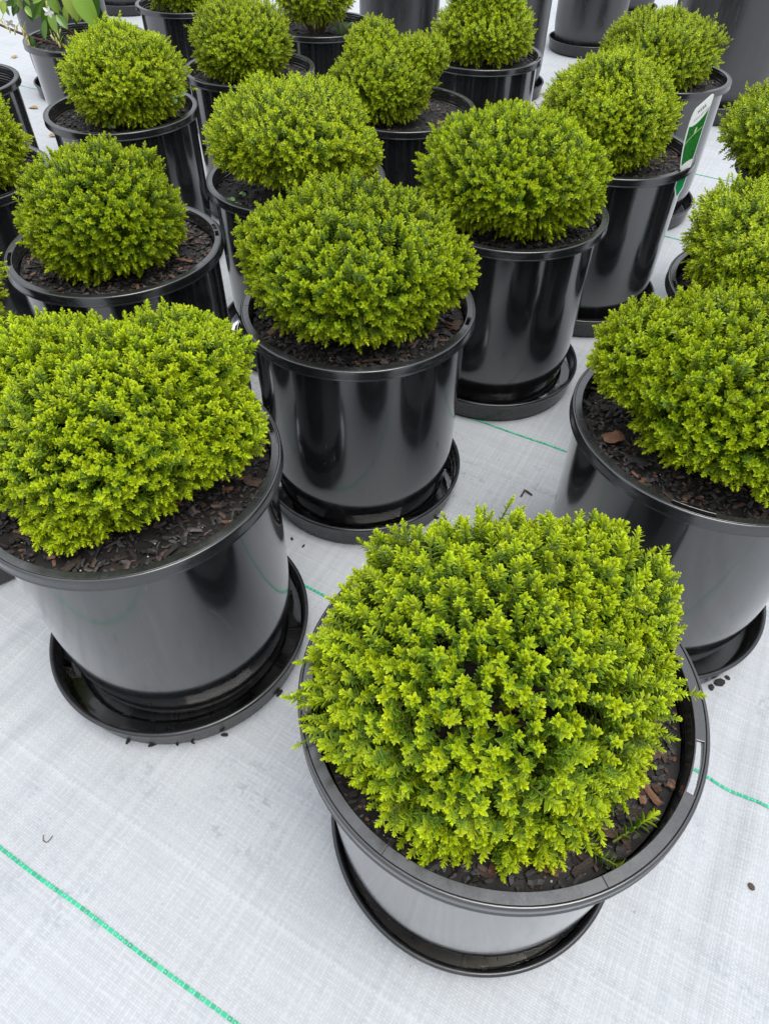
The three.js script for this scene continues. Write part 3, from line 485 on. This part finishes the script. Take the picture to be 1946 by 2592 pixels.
  const dry = leaf(at(296, -4, 0.03), at(301, 16, 0.03), wide, leafMat([0.42, 0.20, 0.06], 0.6), 0.4); dry.userData.label = 'dried orange leaf';
  // flowers: five twisted petals each; buds: slender drops
  const petal = bladeGeo(0.55, 0.1, 0.05, 4), white = leafMat([0.85, 0.85, 0.80], 0.6), budG = new THREE.SphereGeometry(0.5, 8, 8); budG.scale(0.32, 1, 0.32);
  const budM = leafMat([0.62, 0.58, 0.18], 0.5), stalk = new THREE.CylinderGeometry(0.0007, 0.0009, 1, 5), stalkM = leafMat([0.36, 0.38, 0.06], 0.6); stalk.translate(0, 0.5, 0);
  for (const [px, py, z] of [[40, 14, 0.07], [52, 2, 0.05], [30, 4, 0.06], [72, 60, 0.1], [93, 12, 0.06], [86, 4, 0.07], [175, 36, 0.1], [108, 118, 0.1], [63, 8, 0.05], [48, 22, 0.05]]) {
    const f = new THREE.Group(); f.name = 'flower'; f.position.set(...at(px, py, z)); f.rotation.set(0.5 + (r() - 0.5), (r() - 0.5), r() * 6); g.add(f);
    for (let k = 0; k < 5; k++) { const p = mesh('petal', petal, white, f), a = k * 1.2566; p.quaternion.setFromUnitVectors(UPV, V(Math.cos(a), Math.sin(a), 0.12).normalize()); p.scale.setScalar(0.015); }
    const c = mesh('flower_tube', budG, budM, f); c.scale.set(0.008, 0.014, 0.008); c.rotation.x = 1.57; c.position.z = -0.007;
  }
  for (const [px, py, z] of [[57, 68, 0.1], [63, 76, 0.1], [74, 80, 0.1], [78, 72, 0.09], [95, 84, 0.1], [99, 92, 0.1], [101, 102, 0.1], [96, 74, 0.1], [166, 90, 0.1], [174, 96, 0.1], [178, 104, 0.1], [182, 86, 0.1], [186, 78, 0.09], [176, 22, 0.1], [45, 58, 0.09]]) {
    const b = mesh('bud', budG, budM, g); b.position.set(...at(px, py, z)); b.scale.setScalar(0.013 + 0.005 * r()); b.rotation.z = (r() - 0.5) * 1.2;
    const st = mesh('bud_stalk', stalk, stalkM, g), to = V(...at(px + 20 * (r() - 0.3), py - 16, z - 0.01)).sub(b.position); st.position.copy(b.position); st.scale.y = to.length(); st.quaternion.setFromUnitVectors(UPV, to.normalize());
  }
}

// ------------------------------------------------------------------ plant tag pushed through the rim slot
{
  const W = 256, Hh = 1024, cv = document.createElement('canvas'); cv.width = W; cv.height = Hh; const x = cv.getContext('2d'), r = RNG(15);
  x.fillStyle = '#eef0ee'; x.fillRect(0, 0, W, Hh);
  const X = v => (v + 0.03) / 0.048 * W, Y = v => (1 - (v + 0.062) / 0.23) * Hh;      // metres on the tag to pixels of its print
  const green = () => { x.beginPath(); x.moveTo(X(-0.0245), Y(0.098)); x.quadraticCurveTo(X(-0.006), Y(0.094), X(0.0142), Y(0.134)); x.lineTo(X(0.0136), Y(0.02)); x.quadraticCurveTo(X(0.004), Y(0.022), X(-0.0125), Y(0.007)); x.quadraticCurveTo(X(-0.0235), Y(0.045), X(-0.0245), Y(0.098)); x.closePath(); };
  x.fillStyle = '#1f7a33'; green(); x.fill(); x.save(); green(); x.clip();
  for (let k = 0; k < 5200; k++) { const px = r() * W, py = 100 + r() * 640, g = 60 + r() * 90 | 0; x.fillStyle = `rgb(${g * 0.28 | 0},${g},${g * 0.3 | 0})`; x.fillRect(px, py, 4 + r() * 6, 3 + r() * 5); }
  x.fillStyle = '#c9d2a6'; x.beginPath(); x.ellipse(X(-0.004), Y(0.088), 12, 34, 0.15, 0, 7); x.fill(); x.lineWidth = 9; x.strokeStyle = '#b9c48f'; x.beginPath(); x.moveTo(X(-0.026), Y(0.05)); x.quadraticCurveTo(X(-0.015), Y(0.074), X(0.012), Y(0.094)); x.stroke(); x.restore();
  x.fillStyle = '#0d9a55'; x.beginPath(); x.moveTo(X(-0.0105), Y(-0.012)); x.lineTo(X(0.0125), Y(-0.006)); x.lineTo(X(0.0108), Y(-0.038)); x.lineTo(X(0.002), Y(-0.054)); x.lineTo(X(-0.0102), Y(-0.034)); x.closePath(); x.fill();
  x.fillStyle = '#3a3f3c'; x.textAlign = 'center'; x.save(); x.translate(X(-0.003), Y(0.132)); x.rotate(-0.62); x.font = 'bold 46px sans-serif'; x.fillText('HEBE', 0, 0); x.font = 'italic 34px serif'; x.fillText('Emerald Green', 0, 50); x.restore();
  const tex = new THREE.CanvasTexture(cv); tex.colorSpace = THREE.SRGBColorSpace;
  const sh = new THREE.Shape();
  sh.moveTo(0.002, -0.060); sh.lineTo(0.013, -0.040); sh.lineTo(0.0150, 0); sh.lineTo(0.0158, 0.158); sh.quadraticCurveTo(0.0158, 0.166, 0.009, 0.163); sh.lineTo(-0.021, 0.138); sh.quadraticCurveTo(-0.0285, 0.128, -0.0275, 0.09); sh.quadraticCurveTo(-0.026, 0.045, -0.0135, 0); sh.lineTo(-0.0125, -0.035); sh.closePath();
  const g = new THREE.ExtrudeGeometry(sh, { depth: 0.0007, bevelEnabled: false, curveSegments: 6 }), u = g.attributes.uv, p = g.attributes.position;
  for (let i = 0; i < u.count; i++) { u.setXY(i, (p.getX(i) + 0.03) / 0.048, (p.getY(i) + 0.062) / 0.23); p.setX(i, p.getX(i) * 0.88); if (p.getY(i) > 0) p.setY(i, p.getY(i) * 0.76); }
  const F = SHRUBS.find(q => q.id === 'F'), a = THREE.MathUtils.degToRad(42), n = THREE.MathUtils.degToRad(66);
  const o = thingMesh('plant_tag', g, new THREE.MeshStandardMaterial({ map: tex, roughness: 0.35 }), [F.x + 0.1577 * Math.cos(a), FLOOR + POT_H, F.z + 0.1577 * Math.sin(a)], 'white and green printed plant tag stuck upright through a pot rim', 'plant tag');
  o.rotation.set(0, Math.PI / 2 - n, 0);
}

// ------------------------------------------------------------------ bits lying on the mat
const darkBit = new THREE.MeshStandardMaterial({ color: new THREE.Color(0.02, 0.016, 0.013), roughness: 0.8 }), brownBit = new THREE.MeshStandardMaterial({ color: new THREE.Color(0.075, 0.05, 0.035), roughness: 0.8 }), strawBit = new THREE.MeshStandardMaterial({ color: new THREE.Color(0.34, 0.22, 0.10), roughness: 0.8 });
function bit(name, x, z, s, geo, m, label, cat, turn = 0, st = [1, 1, 1], group) { const o = thingMesh(name, geo, m, [x, groundY(x, z) + s * st[1] * 0.2 + 0.001, z], label, cat, group); o.scale.set(s * st[0], s * st[1], s * st[2]); o.rotation.y = turn; return o; }
bit('bark_piece', 0.418, -0.211, 0.008, chips[3], brownBit, 'small brown bark piece on the mat right of the nearest pot', 'bark piece', 1.9, [1.2, 1, 2.2]);
bit('soil_crumb', 0.22, -0.813, 0.007, chips[1], darkBit, 'dark oval crumb on the mat beside the forked twig bit', 'soil crumb', 0.1, [1.2, 0.9, 1]);
{ const c = new THREE.CatmullRomCurve3([V(-0.006, 0, 0.010), V(0, 0.001, 0), V(0.002, 0.002, -0.004), V(0.009, 0.001, 0.001), V(0.014, 0, 0.006)]); const o = thingMesh('twig_bit', new THREE.TubeGeometry(c, 14, 0.0017, 6), brownBit, [0.242, groundY(0.242, -0.83) + 0.0015, -0.83], 'forked brown twig bit on the mat right of the middle saucer', 'twig'); }
{ const c = new THREE.CatmullRomCurve3([V(-0.005, 0, -0.004), V(-0.003, 0, 0.002), V(0.002, 0, 0.004), V(0.005, 0, 0.0), V(0.006, 0, -0.003)]); thingMesh('curled_stalk', new THREE.TubeGeometry(c, 14, 0.0005, 5), brownBit, [-0.389, groundY(-0.389, -0.252) + 0.001, -0.252], 'tiny curled brown stalk on the mat at lower left', 'stalk'); }
for (const [x, z, s, t, which] of [[0.398, -1.292, 0.011, 0.3, 'larger'], [0.405, -1.276, 0.007, 2, 'smaller']]) bit('soil_crumb', x, z, s, chips[2], darkBit, `dark soil crumb beside saucer right behind the middle pot, the ${which} one`, 'soil crumb', t, [1, 0.7, 1], 'crumbs by that saucer');
for (const [x, z, s, t, which] of [[0.466, -0.466, 0.014, 0.4, 'largest'], [0.452, -0.459, 0.009, 1.4, 'leftmost'], [0.479, -0.474, 0.007, 2.2, 'rightmost']]) bit('soil_crumb', x, z, s, chips[2], darkBit, `dark soil crumb beside the saucer at the right edge, the ${which} of three`, 'soil crumb', t, [1.3, 0.6, 1], 'crumbs by the right saucer');
for (const [x, z, s, t, which] of [[-0.203, -0.381, 0.009, 0, 'second from right'], [-0.139, -0.441, 0.011, 1, 'rightmost'], [-0.262, -0.369, 0.008, 2, 'third from left'], [-0.292, -0.3665, 0.012, 0.4, 'second from left'], [-0.325, -0.371, 0.009, 1.2, 'leftmost'], [-0.242, -0.370, 0.007, 2.6, 'fourth from left']]) bit('soil_crumb', x, z, s, chips[(t * 3 | 0) % 3], darkBit, `dark soil crumb at the foot of the wide left saucer, ${which} of six`, 'soil crumb', t, [1.3, 0.6, 0.9], 'crumbs by the left front saucer');
for (const [x, z, s, t, which] of [[0.088, -0.765, 0.008, 0, 'rightmost'], [-0.13, -0.70, 0.007, 1, 'middle one'], [-0.15, -0.715, 0.006, 2, 'leftmost']]) bit('soil_crumb', x, z, s, chips[t], darkBit, `dark soil crumb at the foot of the middle saucer, ${which} of three`, 'soil crumb', t, [1.3, 0.6, 0.9], 'crumbs by the middle saucer');
for (const [x, z, s, t, which] of [[-0.352, -1.345, 0.012, 0, 'left one'], [-0.338, -1.32, 0.012, 1, 'right one']]) bit('soil_crumb', x, z - 0.02, s, chips[t], darkBit, `black soil lump beside saucer with orange leaves, the ${which} of two`, 'soil crumb', t, [1, 0.7, 1], 'lumps by the leaf saucer');
const litter = bladeGeo(0.4, 0.3, 0.2);
function deadLeaf(x, z, y, len, turn, label, m = strawBit) { const o = thingMesh('dead_leaf', litter, m, [x, y, z], label, 'dead leaf'); o.scale.setScalar(len); o.rotation.set(-Math.PI / 2 + 0.12, 0, turn); return o; }
deadLeaf(-1.289, -2.76, groundY(-1.289, -2.76) + 0.004, 0.05, 1.2, 'straw-coloured dead leaf on the mat left of the climber pot');
deadLeaf(-1.16, -2.49, groundY(-1.16, -2.49) + 0.004, 0.055, -1.2, 'pale twisted dead leaf on the mat between empty pot and climber pot');
deadLeaf(-1.62, -3.44, groundY(-1.62, -3.44) + 0.004, 0.05, 2.6, 'lone dead leaf far back on the mat at the left edge');
const rust = new THREE.MeshStandardMaterial({ color: new THREE.Color(0.40, 0.17, 0.06), roughness: 0.6, side: THREE.DoubleSide });
deadLeaf(-0.335, -1.27, 0.0245, 0.028, 0.5, 'orange dead leaf floating in the saucer left of the middle pot', rust);
deadLeaf(-0.318, -1.225, 0.0245, 0.024, 2.2, 'smaller brown dead leaf in the saucer left of the middle pot', strawBit);
renderer.render(scene, camera);
